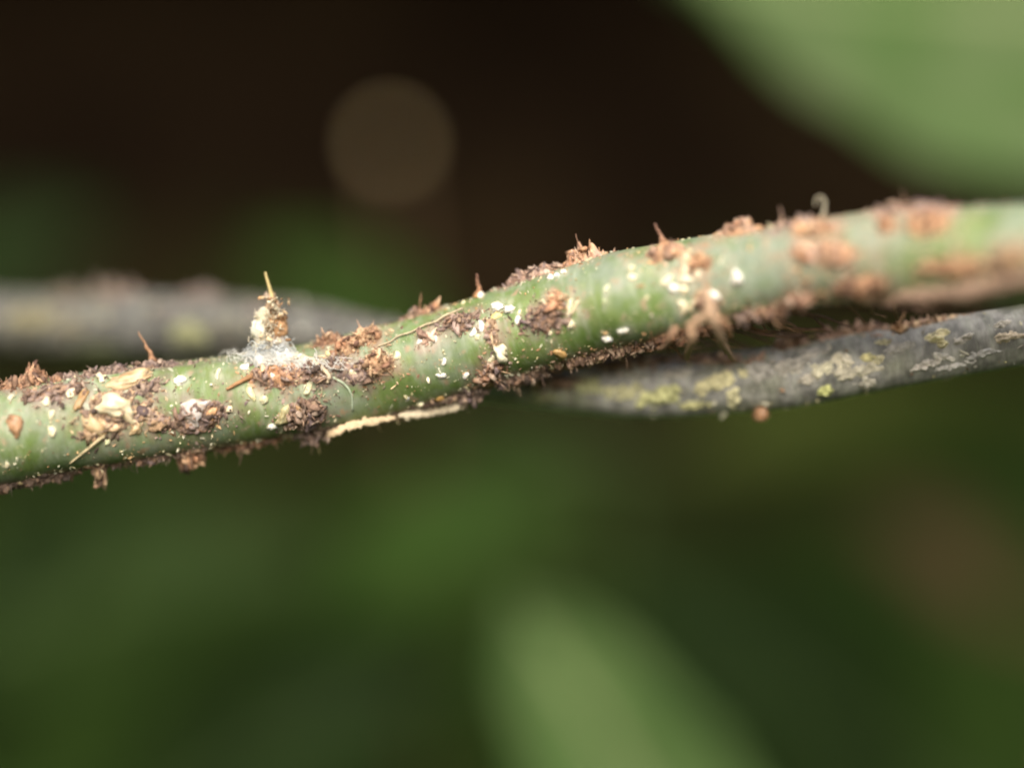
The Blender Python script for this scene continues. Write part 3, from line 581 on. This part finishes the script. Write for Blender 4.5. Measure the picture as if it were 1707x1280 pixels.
# --- pale flecks and flakes, each one by itself --------------------------------------------------
FK = [
 ('largest bright cream flake, sitting in a dark bed near the left', 190, 682, 58, 36, -18, CREAM, 'cream_flake', .7),
 ('arched tan flake on the upper edge, left of the brown spine', 217, 630, 80, 30, 12, (.66, .5, .31), 'tan_flake', .55),
 ('short cream bar leaning against the arched tan flake', 165, 629, 30, 12, -60, (.74, .66, .5), 'cream_fleck', .8),
 ('orange brown sliver left of the short cream bar', 138, 664, 44, 13, 66, (.42, .26, .11), 'tan_flake', .5),
 ('cream fleck left of the orange brown sliver', 122, 656, 20, 13, 80, CREAM, 'cream_fleck', .6),
 ('tan flake below and left of the largest cream flake', 160, 705, 46, 26, -55, BUFF, 'tan_flake', .5),
 ('small tan flake below and right of the largest cream flake', 222, 713, 24, 18, 80, BUFF, 'tan_flake', .5),
 ('pale pinkish flake right of the largest cream flake', 250, 689, 26, 16, -30, (.66, .5, .38), 'tan_flake', .5),
 ('small cream fleck right of the pale pinkish flake', 274, 707, 18, 12, -30, CREAM, 'cream_fleck', .6),
 ('round cream fleck near the upper edge right of the brown spine', 302, 635, 20, 18, 60, WHITE, 'cream_fleck', .7),
 ('white woolly piece in the mauve patch', 323, 690, 42, 34, 70, (.66, .6, .57), 'cream_flake', .4),
 ('orange tan grain at the right side of the mauve patch', 355, 692, 26, 18, 80, (.58, .35, .19), 'tan_flake', .7),
 ('tiny cream bead at the right tip of the mauve patch', 381, 684, 12, 10, 0, CREAM, 'cream_fleck', .8),
 ('thin upright cream fleck between round fleck and white web', 364, 624, 22, 8, 84, (.62, .62, .46), 'cream_fleck', .7),
 ('upper cream fleck of three in a column at the left', 79, 670, 18, 11, 80, CREAM, 'cream_fleck', .7),
 ('middle cream fleck of three in a column at the left', 88, 692, 20, 9, 75, (.66, .6, .4), 'cream_fleck', .7),
 ('lower cream fleck of three in a column at the left', 83, 719, 20, 13, -75, CREAM, 'cream_fleck', .7),
 ('orange brown grain beside the left picture edge', 23, 709, 34, 22, -70, (.42, .25, .14), 'tan_flake', .6),
 ('small pale fleck above the orange brown grain at the left edge', 21, 664, 14, 10, 70, (.7, .66, .5), 'cream_fleck', .6),
 ('tiny fleck on the lower green skin at the left edge', 10, 775, 12, 7, 80, CREAM, 'cream_fleck', .6),
 ('tiny fleck at the upper end of the short straw', 178, 736, 11, 9, 80, (.7, .72, .45), 'cream_fleck', .7),
 ('yellowish bead under the stem at the left, upper of a pair', 34, 806, 20, 16, 50, (.62, .5, .26), 'cream_fleck', .8),
 ('whitish bead under the stem at the left, lower of a pair', 49, 815, 20, 14, 30, (.7, .66, .55), 'cream_fleck', .8),
 ('white bead at the left end of the web', 406, 613, 16, 14, 0, WHITE, 'cream_fleck', .8),
 ('white bead in the orange bed under the web', 452, 629, 17, 15, 20, WHITE, 'cream_fleck', .8),
 ('cream bead right of the white bead in the orange bed', 493, 627, 17, 12, 80, CREAM, 'cream_fleck', .8),
 ('cream teardrop hanging below the left end of the orange bed', 420, 654, 28, 11, -68, (.8, .74, .44), 'cream_fleck', .7),
 ('small pale drop right of the cream teardrop', 439, 667, 14, 12, 60, (.62, .6, .4), 'cream_fleck', .6),
 ('curved pale sliver below the brown lump right of the web', 514, 645, 34, 9, 74, (.7, .66, .45), 'cream_fleck', .7),
 ('cream fleck right of the round rusty mound', 660, 593, 16, 10, 70, CREAM, 'cream_fleck', .7),
 ('square cream grain left of the round rusty mound', 587, 621, 13, 10, 0, CREAM, 'cream_fleck', .7),
 ('small yellowish grain above the dark grey crumbs', 546, 588, 13, 9, 0, (.7, .64, .35), 'cream_fleck', .7),
 ('white bean with a short stalk on bare green skin', 733, 626, 17, 9, 0, WHITE, 'cream_fleck', .8),
 ('small fleck just above the white bean', 741, 603, 13, 6, 66, WHITE, 'cream_fleck', .8),
 ('faint fleck above the small fleck over the white bean', 740, 588, 11, 4, -70, (.6, .62, .42), 'cream_fleck', .7),
 ('white oval left of the reddish ridge', 779, 625, 15, 9, 66, WHITE, 'cream_fleck', .8),
 ('cream oval on the reddish ridge', 802, 632, 15, 8, 74, CREAM, 'cream_fleck', .7),
 ('cream oval at the top of the reddish ridge', 817, 598, 16, 9, 60, CREAM, 'cream_fleck', .7),
 ('thin white fleck low on the reddish ridge', 816, 642, 18, 6, 70, WHITE, 'cream_fleck', .7),
 ('bright white fleck right of the long straw', 802, 542, 22, 9, -80, WHITE, 'cream_fleck', .8),
 ('small white fleck under the bright white fleck', 791, 553, 16, 8, 60, WHITE, 'cream_fleck', .7),
 ('white fleck left of the dark and yellow crumbs', 797, 562, 12, 8, 70, (.8, .76, .5), 'cream_fleck', .7),
 ('left white grain below the middle of the long straw', 703, 571, 13, 10, 20, WHITE, 'cream_fleck', .7),
 ('right white grain below the middle of the long straw', 720, 564, 16, 9, -60, WHITE, 'cream_fleck', .7),
 ('cream bead on the upper edge at the foot of the orange spine', 803, 493, 13, 12, 0, WHITE, 'cream_fleck', .9),
 ('left half of the bright double cream flake', 830, 514, 22, 17, 10, WHITE, 'cream_flake', .7),
 ('right half of the bright double cream flake', 850, 515, 24, 13, 3, WHITE, 'cream_flake', .8),
 ('yellow stain-like grain under the bright double flake', 826, 529, 18, 13, 50, (.68, .58, .24), 'cream_fleck', .4),
 ('cream fleck at the left end of the purple scab', 865, 535, 16, 10, 60, WHITE, 'cream_fleck', .7),
 ('small cream fleck above the left end of the purple scab', 865, 522, 12, 7, 80, CREAM, 'cream_fleck', .7),
 ('first cream rib at the right side of the purple scab', 946, 514, 34, 7, 80, (.78, .68, .48), 'cream_rib', .8),
 ('second cream rib at the right side of the purple scab', 957, 514, 32, 7, 66, (.74, .62, .42), 'cream_rib', .8),
 ('cream grain under the cream ribs', 950, 540, 17, 11, 74, CREAM, 'cream_fleck', .7),
 ('tiny cream grain at the lower rim of the purple scab', 914, 557, 9, 7, 60, CREAM, 'cream_fleck', .7),
 ('left bead of the white row under the mauve crust strip', 917, 464, 11, 11, 0, WHITE, 'cream_fleck', .9),
 ('middle bead of the white row under the mauve crust strip', 928, 460, 10, 9, 0, (.72, .74, .64), 'cream_fleck', .9),
 ('right bead of the white row under the mauve crust strip', 938, 454, 11, 10, 30, (.72, .74, .64), 'cream_fleck', .9),
 ('white grain on top of the mauve crust strip', 908, 441, 20, 14, 30, (.68, .58, .5), 'tan_flake', .8),
 ('bright white oval low on the bare green stretch, left of two', 1011, 567, 19, 14, -12, WHITE, 'cream_fleck', .8),
 ('bright white oval low on the bare green stretch, right of two', 1042, 549, 16, 11, 24, WHITE, 'cream_fleck', .8),
 ('pale oval high on the bare green stretch', 1016, 482, 14, 8, 75, (.72, .72, .5), 'cream_fleck', .7),
 ('faint green-white fleck below the pale oval', 1007, 504, 13, 6, 75, (.5, .56, .32), 'cream_fleck', .6),
 ('upper bead of the pale pair left of the cream cluster', 1056, 448, 14, 11, 60, (.62, .58, .38), 'cream_fleck', .6),
 ('lower bead of the pale pair left of the cream cluster', 1057, 463, 14, 12, 60, CREAM, 'cream_fleck', .7),
 ('amber bead on the lower edge right of the crease', 932, 590, 26, 17, -60, (.48, .31, .13), 'amber_bead', .8),
 ('cream bead under the amber bead', 929, 609, 17, 15, 60, (.72, .58, .4), 'cream_fleck', .8),
 ('small cream bead left of the bead under the amber bead', 919, 612, 12, 9, 70, CREAM, 'cream_fleck', .8),
 ('orange yellow bead above the bark strip', 733, 665, 14, 11, 0, (.52, .32, .11), 'amber_bead', .8),
 ('cream bead above the joint of the bark strip', 702, 673, 12, 10, 60, CREAM, 'cream_fleck', .8),
 ('thin white fleck left of the orange yellow bead', 679, 665, 12, 5, 66, WHITE, 'cream_fleck', .8),
 ('beige oval seed at the left of the large brown lump', 472, 694, 32, 20, 50, (.46, .42, .24), 'tan_flake', .8),
 ('tan rib across the large brown lump', 501, 693, 42, 9, -74, (.55, .36, .19), 'cream_rib', .8),
 ('white bead left of the large brown lump', 455, 712, 15, 12, 20, WHITE, 'cream_fleck', .8),
 ('cream fleck under the large brown lump', 475, 733, 17, 9, 60, (.8, .76, .62), 'cream_fleck', .8),
 ('cream bead at the very bottom of the dark ragged lump', 492, 740, 16, 11, 0, (.74, .7, .48), 'cream_fleck', .8),
 ('cream grain in the dark ragged lump', 516, 722, 14, 11, 40, CREAM, 'cream_fleck', .9),
 ('cream finger standing in the orange lump', 1140, 444, 44, 13, 86, (.72, .56, .38), 'cream_rib', .8),
 ('leftmost oval of the cream cluster', 1112, 468, 24, 13, 34, CREAM, 'cream_fleck', .7),
 ('round bead in the middle of the cream cluster', 1124, 482, 18, 16, 0, WHITE, 'cream_fleck', .8),
 ('upper bead of the cream cluster under the cream finger', 1143, 464, 26, 16, 0, (.78, .72, .56), 'cream_fleck', .8),
 ('right bead in the lower row of the cream cluster', 1143, 483, 15, 13, 60, CREAM, 'cream_fleck', .8),
 ('upright fleck at the right of the cream cluster', 1164, 457, 21, 11, 76, (.74, .64, .46), 'cream_fleck', .7),
 ('left of two long flecks below the cream cluster', 1138, 514, 28, 14, -86, CREAM, 'cream_fleck', .8),
 ('right of two long flecks below the cream cluster', 1157, 509, 32, 11, 62, (.74, .66, .46), 'cream_fleck', .8),
 ('bright oval bead at the top of the branching root', 1189, 497, 23, 19, -20, WHITE, 'cream_fleck', .8),
 ('lone bright white oval on bluish skin right of the cream cluster', 1224, 465, 22, 18, 66, WHITE, 'cream_fleck', .8),
 ('pale bead in the blurred largest rusty patch', 1353, 429, 22, 18, 40, (.72, .5, .4), 'cream_fleck', .8),
 ('pale yellow bead at the right picture edge', 1684, 424, 26, 22, 30, (.66, .48, .24), 'cream_fleck', .8),
 ('pinkish bead in the crease left of the grey bump', 979, 606, 28, 17, -20, (.6, .43, .33), 'cream_fleck', .8),
 ('pale bead in the deep shaded crumbs above the grey stem', 1084, 572, 20, 17, 0, (.58, .42, .34), 'cream_fleck', .8),
]
for (lab, x, y, l, w, an, c, nm, th) in FK:
    cat = {'cream_flake': 'flake', 'tan_flake': 'flake', 'cream_rib': 'rib', 'amber_bead': 'bead'}.get(nm, 'fleck')
    fleck(main, lab, x, y, l, w, an, c, nm, th, cat=cat, kink=.27 if 'flake' in nm else .17)

stain(main)

# --- spines, straws, bark strip, roots ------------------------------------------------------------
spine(main, 'thin brown spine on the upper edge at the left, leaning left', 258, 608, (231, 553), 6.5, (.30, .16, .09), (.42, .24, .14), bend=3)
spine(main, 'short orange spine on the upper edge beside the dark gap', 798, 494, (794, 457), 6, (.5, .27, .12), (.3, .16, .12), bend=1)
spine(main, 'curved orange spine right of the bare green stretch', 1108, 412, (1091, 373), 8, (.5, .29, .16), (.24, .13, .1), bend=3)
spine(main, 'faint blurred spine on the orange pink mound', 966, 422, (960, 390), 4, (.26, .15, .1), bend=1)
spine(main, 'cream thorn with a broad foot in the middle of the stem', 833, 588, (847, 560), 8.5, (.82, .76, .56), (.85, .8, .55), name='cream_thorn', bend=5)
spine(main, 'pale curl on top of the orange mound', 1232, 384, (1247, 363), 8, (.52, .36, .24), (.62, .52, .42), name='pale_curl', bend=-6, cat='curl')
spine(main, 'tiny hair hanging below the dark ragged lump', 528, 722, (533, 757), 2.2, (.5, .4, .2), bend=1, name='hair', cat='hair')
spine(main, 'faint thin spine on the blurred upper edge at the right', 1508, 348, (1504, 316), 3, (.3, .2, .14), bend=1)

strand(main, 'long thin straw lying on the upper part of the stem', [(632, 578, 2), (650, 572, 3), (668, 562, 4), (688, 556, 4), (705, 546, 4), (728, 539, 5), (742, 531, 6), (772, 520, 7)], 1.3, 2.1, (.5, .42, .28), n=6)
strand(main, 'short pale straw low on the stem at the left', [(118, 770, 3), (142, 750, 5), (160, 736, 5), (176, 724, 4)], 1.8, 3.2, (.54, .45, .27), n=5)
strand(main, 'orange rootlet running left from the orange bed', [(376, 650, 2), (392, 641, 4), (408, 634, 5), (424, 630, 6)], 2.5, 5, (.36, .2, .1), n=5, name='rootlet', cat='rootlet')
strand(main, 'faint fibre arching on the skin below the rusty mound', [(556, 628, 1), (574, 642, 1), (585, 660, 1), (586, 684, 1)], 2.0, 1.6, (.42, .5, .36), n=6, name='fibre', cat='fibre')
strand(main, 'white stalk on top of the white bean', [(733, 622, 3), (732.5, 613, 2)], 1.6, 1.0, (.75, .76, .6), n=4, name='fibre', cat='fibre')

# bark strip on the lower edge: two long peeled pieces
def ribbon(st, pts, wid, thick, c, parent, name, seed, scal=0.0):
    g = np.random.default_rng(seed); p = catmull(skin_path(st, pts, 0), 10); k = p[0, 1] / FPX; n = len(p)
    t = np.linspace(0, 1, n); w = wid * k / 2 * (np.clip(np.sin(math.pi * np.clip(t * .92 + .05, 0, 1)), 0, 1) ** .45) * (1 + scal * np.abs(np.sin(t * 15)))
    p = p + np.array([0, 0, 1.0]) * g.normal(0, .9 * k, (n, 1)); v, f = tube(p, w * g.uniform(.7, 1.2, n), 12, .22, thick / wid, seed)
    tt = np.clip(np.tile(np.asarray(c), (len(v), 1)) * g.uniform(.72, 1.15, (len(v), 1)), 0, .9)
    return mesh(name, v, f, M_BARK, parent, tint=tt, org=parent.location)
bs = empty('bark_strip', main.pt(np.array([main.locate(660, 688)[0]]), main.locate(660, 688)[1])[0], 'peeling cream bark strip curling off the lower edge, left of centre', 'bark')
ribbon(main, [(538, 716, 18), (552, 712, 12), (583, 703, 8), (620, 695, 8), (657, 688, 7)], 15, 7, (.68, .53, .34), bs, 'strip_piece', 3)
ribbon(main, [(664, 686, 7), (692, 682, 9), (722, 676, 11), (748, 670, 14), (768, 664, 18)], 15, 8, (.72, .62, .45), bs, 'strip_piece', 4, .25)
ds = empty('dry_strip', main.pt(np.array([main.locate(1600, 478)[0]]), main.locate(1600, 478)[1])[0], 'blurred dry pink strip along the lower side of the stem at the right', 'bark')
ribbon(main, [(1495, 489, 5), (1560, 484, 8), (1630, 475, 8), (1700, 462, 8), (1760, 452, 6)], 27, 12, (.29, .195, .14), ds, 'strip_piece', 7)

# branching root that hangs from the cream cluster down over the grey stem
rt = empty('branching_root', main.pt(np.array([main.locate(1182, 505)[0]]), main.locate(1182, 505)[1])[0], 'tan branching root hanging from the cream cluster down onto the grey stem', 'root')
ro = np.array(rt.location)
def limb(pts, r0, r1, c, nm='root_branch'):
    p = catmull([P(*q) for q in pts], 7); k = p[0, 1] / FPX; v, f = tube(p, np.linspace(r0, r1, len(p)) * k, 9, .22, 1, int(pts[0][0]))
    mesh(nm, v, f, M_BARK, rt, tint=c, org=ro)
limb([(1174, 484, 38.0), (1185, 515, 37.7), (1195, 545, 37.8), (1206, 576, 38.8), (1219, 594, 40.3), (1228, 602, 41.0)], 9, 4, (.44, .3, .2), 'main_root')
limb([(1184, 515, 37.7), (1172, 530, 37.75), (1158, 538, 37.9), (1146, 548, 38.2)], 8, 6, (.46, .31, .2))
limb([(1152, 538, 37.9), (1153, 562, 38.0), (1149, 580, 38.8), (1144, 598, 40.6)], 8, 5, (.46, .3, .19))
limb([(1190, 528, 37.75), (1204, 536, 37.9), (1214, 548, 38.3), (1218, 560, 39.0)], 7, 4, (.48, .28, .17))

limb([(1128, 545, 38.2), (1118, 560, 38.2), (1110, 575, 38.6), (1098, 584, 39.4)], 5.5, 3.5, (.36, .22, .14))
# torn fibres that bridge the dark gap between the two stems
ft = empty('fibre_tangle', main.pt(np.array([main.locate(1150, 556)[0]]), main.locate(1150, 556)[1])[0], 'tangle of torn brown fibres bridging the dark gap between the two stems', 'fibres')
fo = np.array(ft.location); g = np.random.default_rng(44)
for i in range(46):
    x0 = g.uniform(880, 1480); x1 = x0 + g.normal(0, 26)
    sa, ta = main.locate(x0, 900); sb, tb = grey.locate(x1, 300); pa = main.pt(np.array([sa]), ta, .02)[0]; pb = grey.pt(np.array([sb]), tb + .25, .01)[0]
    f_ = g.uniform(.45, 1.0); end = pa * (1 - f_) + pb * f_; md = (pa + end) / 2 + g.normal(0, .12, 3)
    p = catmull([pa, pa * .6 + md * .4 + g.normal(0, .06, 3), md, end + g.normal(0, .06, 3)], 5); kf = p[0, 1] / FPX
    v, f = tube(p, np.linspace(g.uniform(1.6, 5.5), g.uniform(.7, 2.4), len(p)) * kf, 6, .25, g.uniform(.4, 1), i)
    mesh('fibre', v, f, M_BARK, ft, tint=np.array([(.34, .2, .12), (.26, .15, .09), (.42, .28, .18), (.2, .12, .08)][i % 4]) * g.uniform(.8, 1.2), org=fo)
# needle, its rusty ball, white column and web: one spire of frass and silk
sp_s, sp_t = main.locate(456, 588); SPB = main.pt(np.array([sp_s]), sp_t)[0]; dsp = SPB[1]
sp = empty('silk_spire', SPB, 'upright spire of white silk and rusty frass topped by a yellow needle', 'spire')
def blob(px, py, l, w, ang, c, nm, mat=M_FLECK, rough=.2, dd=0.0, seed=0):
    k = dsp / FPX; V0, F0 = ICO3; o = np.random.default_rng(seed + int(px)).uniform(0, 60, 3)
    q = V0 * (1 + np.array([rough * 2 * fbm(p + o, 1.3, 3) + (.12 + rough * .9) * fbm(p + o + 3, 3.4, 3) for p in V0]))[:, None] * np.array([l / 2 * k, min(l, w) / 2 * k * .85, w / 2 * k])
    a = R(ang); rot = np.array([[math.cos(a), 0, -math.sin(a)], [0, 1, 0], [math.sin(a), 0, math.cos(a)]])
    v = q @ rot.T + P(px, py, dsp + dd); cc = np.clip(np.asarray(c) * (1 + .5 * np.array([[fbm(p + o, 3, 2)] for p in V0])), 0, .92)
    mesh(nm, v, F0, mat, sp, tint=cc, org=SPB)
blob(440, 526, 28, 24, 30, (.8, .74, .56), 'silk_lump'); blob(433, 548, 28, 38, 0, (.84, .8, .66), 'silk_lump'); blob(437, 575, 27, 40, 8, (.78, .7, .5), 'silk_lump')
blob(462, 544, 36, 42, 0, (.46, .27, .14), 'frass_ball', M_DEB, .15); blob(470, 527, 9, 13, 0, (.78, .68, .42), 'silk_lump'); blob(463, 531, 14, 11, 0, (.6, .42, .28), 'frass_crumb', M_DEB)
blob(453, 508, 20, 38, 0, (.42, .3, .2), 'frass_crumb', M_DEB, .25, .05); blob(462, 510, 9, 22, 6, (.48, .35, .24), 'frass_crumb', M_DEB, .25)
blob(444, 494, 8, 13, 0, (.4, .31, .24), 'frass_crumb', M_DEB, .2, .1); blob(460, 573, 32, 30, 0, (.52, .46, .4), 'frass_crumb', M_DEB)
p = catmull([P(456, 508, dsp), P(452, 490, dsp - .02), P(447, 472, dsp - .03), P(442, 454, dsp - .03)], 6); k = dsp / FPX
v, f = tube(p, np.linspace(4.2, 1.5, len(p)) * k, 8, .06); mesh('needle', v, f, M_BARK, sp, tint=(.6, .48, .22), org=SPB)
g = np.random.default_rng(21); V, F, C = [], [], []; kk = 0
def thread(a, b, r, sag, c):
    global kk
    m_ = (a + b) / 2 + g.normal(0, sag, 3); pp = catmull([a, m_ * .9 + a * .1 + g.normal(0, sag * .4, 3), m_ * .6 + b * .4, b], 4); v, f = tube(pp, r, 4)
    V.append(v); F.extend([[x + kk for x in q] for q in f]); kk += len(v); C.append(np.tile(c, (len(v), 1)))
ms_, mt_ = main.locate(462, 601)
crust(main, ms_, mt_, tangent(main, ms_, mt_, -4), 60 * k, 13 * k, 15 * k, [(.82, .84, .82), (.86, .85, .8), (.72, .74, .72)], 77, 'silk_mat', M_WEB, sp, edge=.7)
for i in range(900):                                    # silk: a matted skirt of fine threads from the spire to the skin
    f_ = g.uniform(0, 1) ** .8; ax_ = np.clip(450 + g.normal(0, 8 + 15 * f_), 412, 505); ay_ = 570 + 30 * f_ + g.normal(0, 3)
    a = P(ax_, ay_, dsp + g.normal(-.06, .16)); L_ = g.uniform(5, 17); an_ = g.normal(-.7 if ax_ > 448 else 3.8, .6)
    b = P(ax_ + L_ * math.cos(an_), min(ay_ - L_ * math.sin(an_), 618 + .05 * (ax_ - 450)), dsp + g.normal(-.1, .16))
    thread(a, b, g.uniform(.3, .8) * k, .03, np.array([.8, .83, .83]) * g.uniform(.85, 1.05))
for i in range(420):                                    # and fuzz lying on the skin
    bx = g.normal(475, 36); s, t = main.locate(bx, g.normal(603, 6) + .06 * (bx - 450)); s2, t2 = main.locate(bx + g.normal(0, 14), g.normal(605, 7) + .06 * (bx - 450))
    thread(main.pt(np.array([s]), t, g.uniform(.02, .2))[0], main.pt(np.array([s2]), t2, g.uniform(.02, .2))[0], g.uniform(.25, .7) * k, .05, np.array([.88, .87, .82]) * g.uniform(.85, 1.05))
for (x0, y0, x1, y1) in [(470, 552, 500, 596), (474, 548, 494, 602), (436, 590, 418, 604), (430, 570, 412, 608), (468, 560, 488, 600)]:
    s, t = main.locate(x1, y1); thread(P(x0, y0, dsp), main.pt(np.array([s]), t, .03)[0], .6 * k, .03, np.array([.75, .75, .7]))
for i in range(150):                                    # fuzz and short threads over the lumps
    a = P(g.normal(447, 11), g.uniform(512, 580), dsp - .2 + g.normal(0, .06)); b = a + g.normal(0, .11, 3)
    thread(a, b, g.uniform(.35, .9) * k, .03, np.array([.8, .72, .56]) * g.uniform(.6, 1.1))
V2, F2, C2 = pieces(g, 70, np.array([P(g.normal(456, 12), g.uniform(496, 575), dsp - .2 + g.normal(0, .08)) for _ in range(70)]), g.uniform(1.2, 4.2, 70) * k, np.array([(.45, .28, .15), (.6, .45, .28), (.75, .68, .5), (.3, .18, .1)]))
tag(mesh('frass_grains', V2, F2, M_DEB, sp, tint=C2, org=SPB), kind='stuff')
tag(mesh('silk_threads', np.vstack(V), F, M_WEB, sp, tint=np.clip(np.vstack(C), 0, .9), org=SPB), kind='stuff')
strand(main, 'cream woolly strand curving right from the white web to the brown lump', [(484, 604, 7), (500, 598, 7), (522, 604, 8), (538, 614, 8), (547, 627, 7), (544, 638, 3)], 5, 3, (.6, .49, .35), n=6, name='woolly_strand', cat='strand', rough=.28)

# pale loop on the blurred upper edge at the right
s, t = main.locate(1367, 366); b = main.pt(np.array([s]), t)[0]; dl = b[1]; k = dl / FPX
lp = empty('pale_loop', b, 'tiny pale looped hair standing on the blurred upper edge', 'hair')
c = [b, P(1374, 352, dl)] + [P(1367 + 8 * math.cos(a), 339 - 11 * math.sin(a), dl) for a in np.linspace(-.6, 3.6, 12)]
v, f = tube(catmull(c, 4), np.linspace(2.6, 1.0, 53) * k, 6); mesh('loop', v, f, M_BARK, lp, tint=(.42, .38, .28), org=b)

# --- the grey stem: lichen and bits -------------------------------------------------------------
LI = [ # x, y, len, wid, ang, height, colour, edge
 (1200, 636, 100, 30, 22, 7, (.60, .55, .30), .6), (1222, 664, 22, 44, 0, 6, (.60, .56, .32), .5), (1104, 664, 96, 38, 12, 6, (.50, .50, .22), .65), (1040, 654, 74, 26, 4, 5, (.46, .44, .24), .6),
 (978, 642, 44, 30, 0, 4, (.40, .40, .2), .6), (905, 664, 60, 22, 5, 4, (.34, .35, .18), .6), (1130, 622, 46, 20, 10, 4, (.46, .43, .37), .5), (1160, 676, 50, 20, 6, 4, (.46, .44, .2), .5),
 (1404, 600, 34, 34, 30, 7, (.70, .64, .48), .4), (1368, 616, 40, 24, 20, 6, (.60, .56, .4), .5), (1428, 618, 76, 28, 12, 5, (.52, .48, .36), .7), (1448, 596, 26, 18, 0, 6, (.66, .6, .28), .4),
 (1468, 598, 24, 14, 30, 5, (.6, .55, .34), .4), (1377, 652, 28, 24, 0, 6, (.54, .56, .2), .3), (1448, 640, 30, 28, 40, 5, (.5, .47, .38), .5), (1562, 559, 50, 20, 20, 8, (.76, .68, .4), .35),
 (1568, 574, 20, 14, 10, 5, (.6, .54, .3), .4), (1545, 608, 60, 16, 20, 6, (.62, .57, .5), .6), (1590, 610, 70, 12, 10, 5, (.52, .5, .47), .6), (1572, 596, 40, 12, -12, 5, (.58, .55, .48), .5),
 (1683, 562, 44, 18, 8, 6, (.6, .5, .37), .5), (1672, 540, 34, 12, 20, 5, (.52, .48, .42), .5), (1471, 570, 22, 16, 0, 5, (.52, .48, .3), .4), (1345, 632, 36, 20, 20, 4, (.46, .42, .34), .6), (1602, 566, 40, 14, 24, 5, (.5, .46, .4), .6),
 (1640, 590, 60, 14, 12, 4, (.4, .39, .37), .6), (1320, 610, 60, 28, 20, 4, (.42, .39, .33), .6), (1350, 588, 60, 24, 14, 4, (.4, .37, .32), .6), (1260, 620, 50, 34, 0, 4, (.36, .34, .3), .6), (1500, 578, 60, 20, 14, 4, (.38, .36, .32), .6),
 (1060, 615, 60, 36, 0, 6, (.3, .29, .25), .5), (50, 528, 90, 44, 0, 5, (.3, .27, .15), .5), (318, 556, 66, 42, 0, 7, (.40, .41, .2), .4), (197, 490, 90, 30, 0, 24, (.3, .225, .18), .5), (110, 495, 60, 26, 0, 20, (.27, .21, .165), .5),
 (330, 494, 70, 26, 0, 20, (.27, .21, .18), .5), (430, 512, 60, 24, 8, 5, (.25, .2, .17), .5), (110, 545, 70, 30, 0, 5, (.28, .25, .16), .5), (268, 515, 60, 26, 0, 4, (.25, .22, .19), .5), (380, 545, 50, 30, 0, 5, (.25, .235, .18), .5), (160, 580, 90, 20, 0, 4, (.2, .22, .11), .5),
]
for (x, y, la, lb, an, h, c, ed) in LI:
    s0, t0 = grey.locate(x, y); k = float(grey.pt(np.array([s0]), t0)[0, 1]) / FPX
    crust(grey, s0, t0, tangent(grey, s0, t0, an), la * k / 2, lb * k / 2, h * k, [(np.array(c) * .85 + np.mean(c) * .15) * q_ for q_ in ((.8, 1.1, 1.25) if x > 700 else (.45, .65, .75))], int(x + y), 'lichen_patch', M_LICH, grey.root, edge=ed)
GC = [
 ('torn brown fibres on the grey stem below the bare green stretch', 1050, 606, 150, 26, 6, 14, 'pink+brown', 120, 6, .4),
 ('ragged brown fringe on the grey stem below the branching root', 1190, 600, 150, 18, -4, 10, 'mauve+pink', 90, 4, .8),
 ('pinkish crust on the upper edge of the grey stem near the gap', 1418, 552, 110, 20, 12, 17, 'pink+brown', 90, 6, .4),
 ('small pink lump on the grey stem below the pinkish lump', 1313, 578, 60, 22, 20, 20, 'pink+brown', 60, 4, .3),
 ('pale scurf along the upper edge of the grey stem at the right', 1540, 540, 110, 14, 16, 7, 'pink+tan', 60, 3, .2),
 ('brown crumbs on the grey stem where it slips behind the green stem', 920, 640, 90, 20, 4, 8, 'brown+dark', 70, 4, .3),
]
for (lab, x, y, la, lb, an, h, pal, n, bigs, hr) in GC:
    clump(grey, lab, x, y, la, lb, an, h, pal, n, big=bigs, hair=hr, group='crumb patches on the grey stem')
spine(grey, 'short brown spike on the upper edge of the grey stem', 1498, 548, (1509, 520), 7, (.42, .26, .14), (.34, .2, .12), bend=-2, group=None)
fleck(grey, 'tan grain on the grey stem under the brown crumbs', 894, 641, 18, 15, 20, (.6, .42, .2), 'tan_grain', .9, group=None, cat='grain')
fleck(grey, 'white speck on the grey stem below the tan grain', 911, 651, 10, 10, 60, (.62, .58, .5), 'white_speck', .9, group=None, cat='speck')
fleck(grey, 'rusty bead hanging under the grey stem', 1267, 683, 25, 23, 0, (.4, .23, .13), 'rusty_bead', 1.0, lift=.85, group=None, cat='bead')

# small grains and pale scurf on the grey skin
g = np.random.default_rng(9); n = 420
S = g.uniform(grey.at_px(-30), grey.at_px(1740), n); TH = g.uniform(-1.6, 1.6, n); k = 42 / FPX
V, F, C = pieces(g, n, grey.pt(S, TH, .006), np.clip(g.lognormal(math.log(1.6 * k), .5, n), .6 * k, 4.5 * k), np.array([(.55, .52, .4), (.6, .55, .3), (.4, .36, .3), (.3, .2, .13), (.62, .6, .52)]), 2.2)
tag(mesh('scurf', V, F, M_LICH, grey.root, tint=C, smooth=False, org=grey.root.location), 'fine pale grains on the grey skin', kind='stuff')
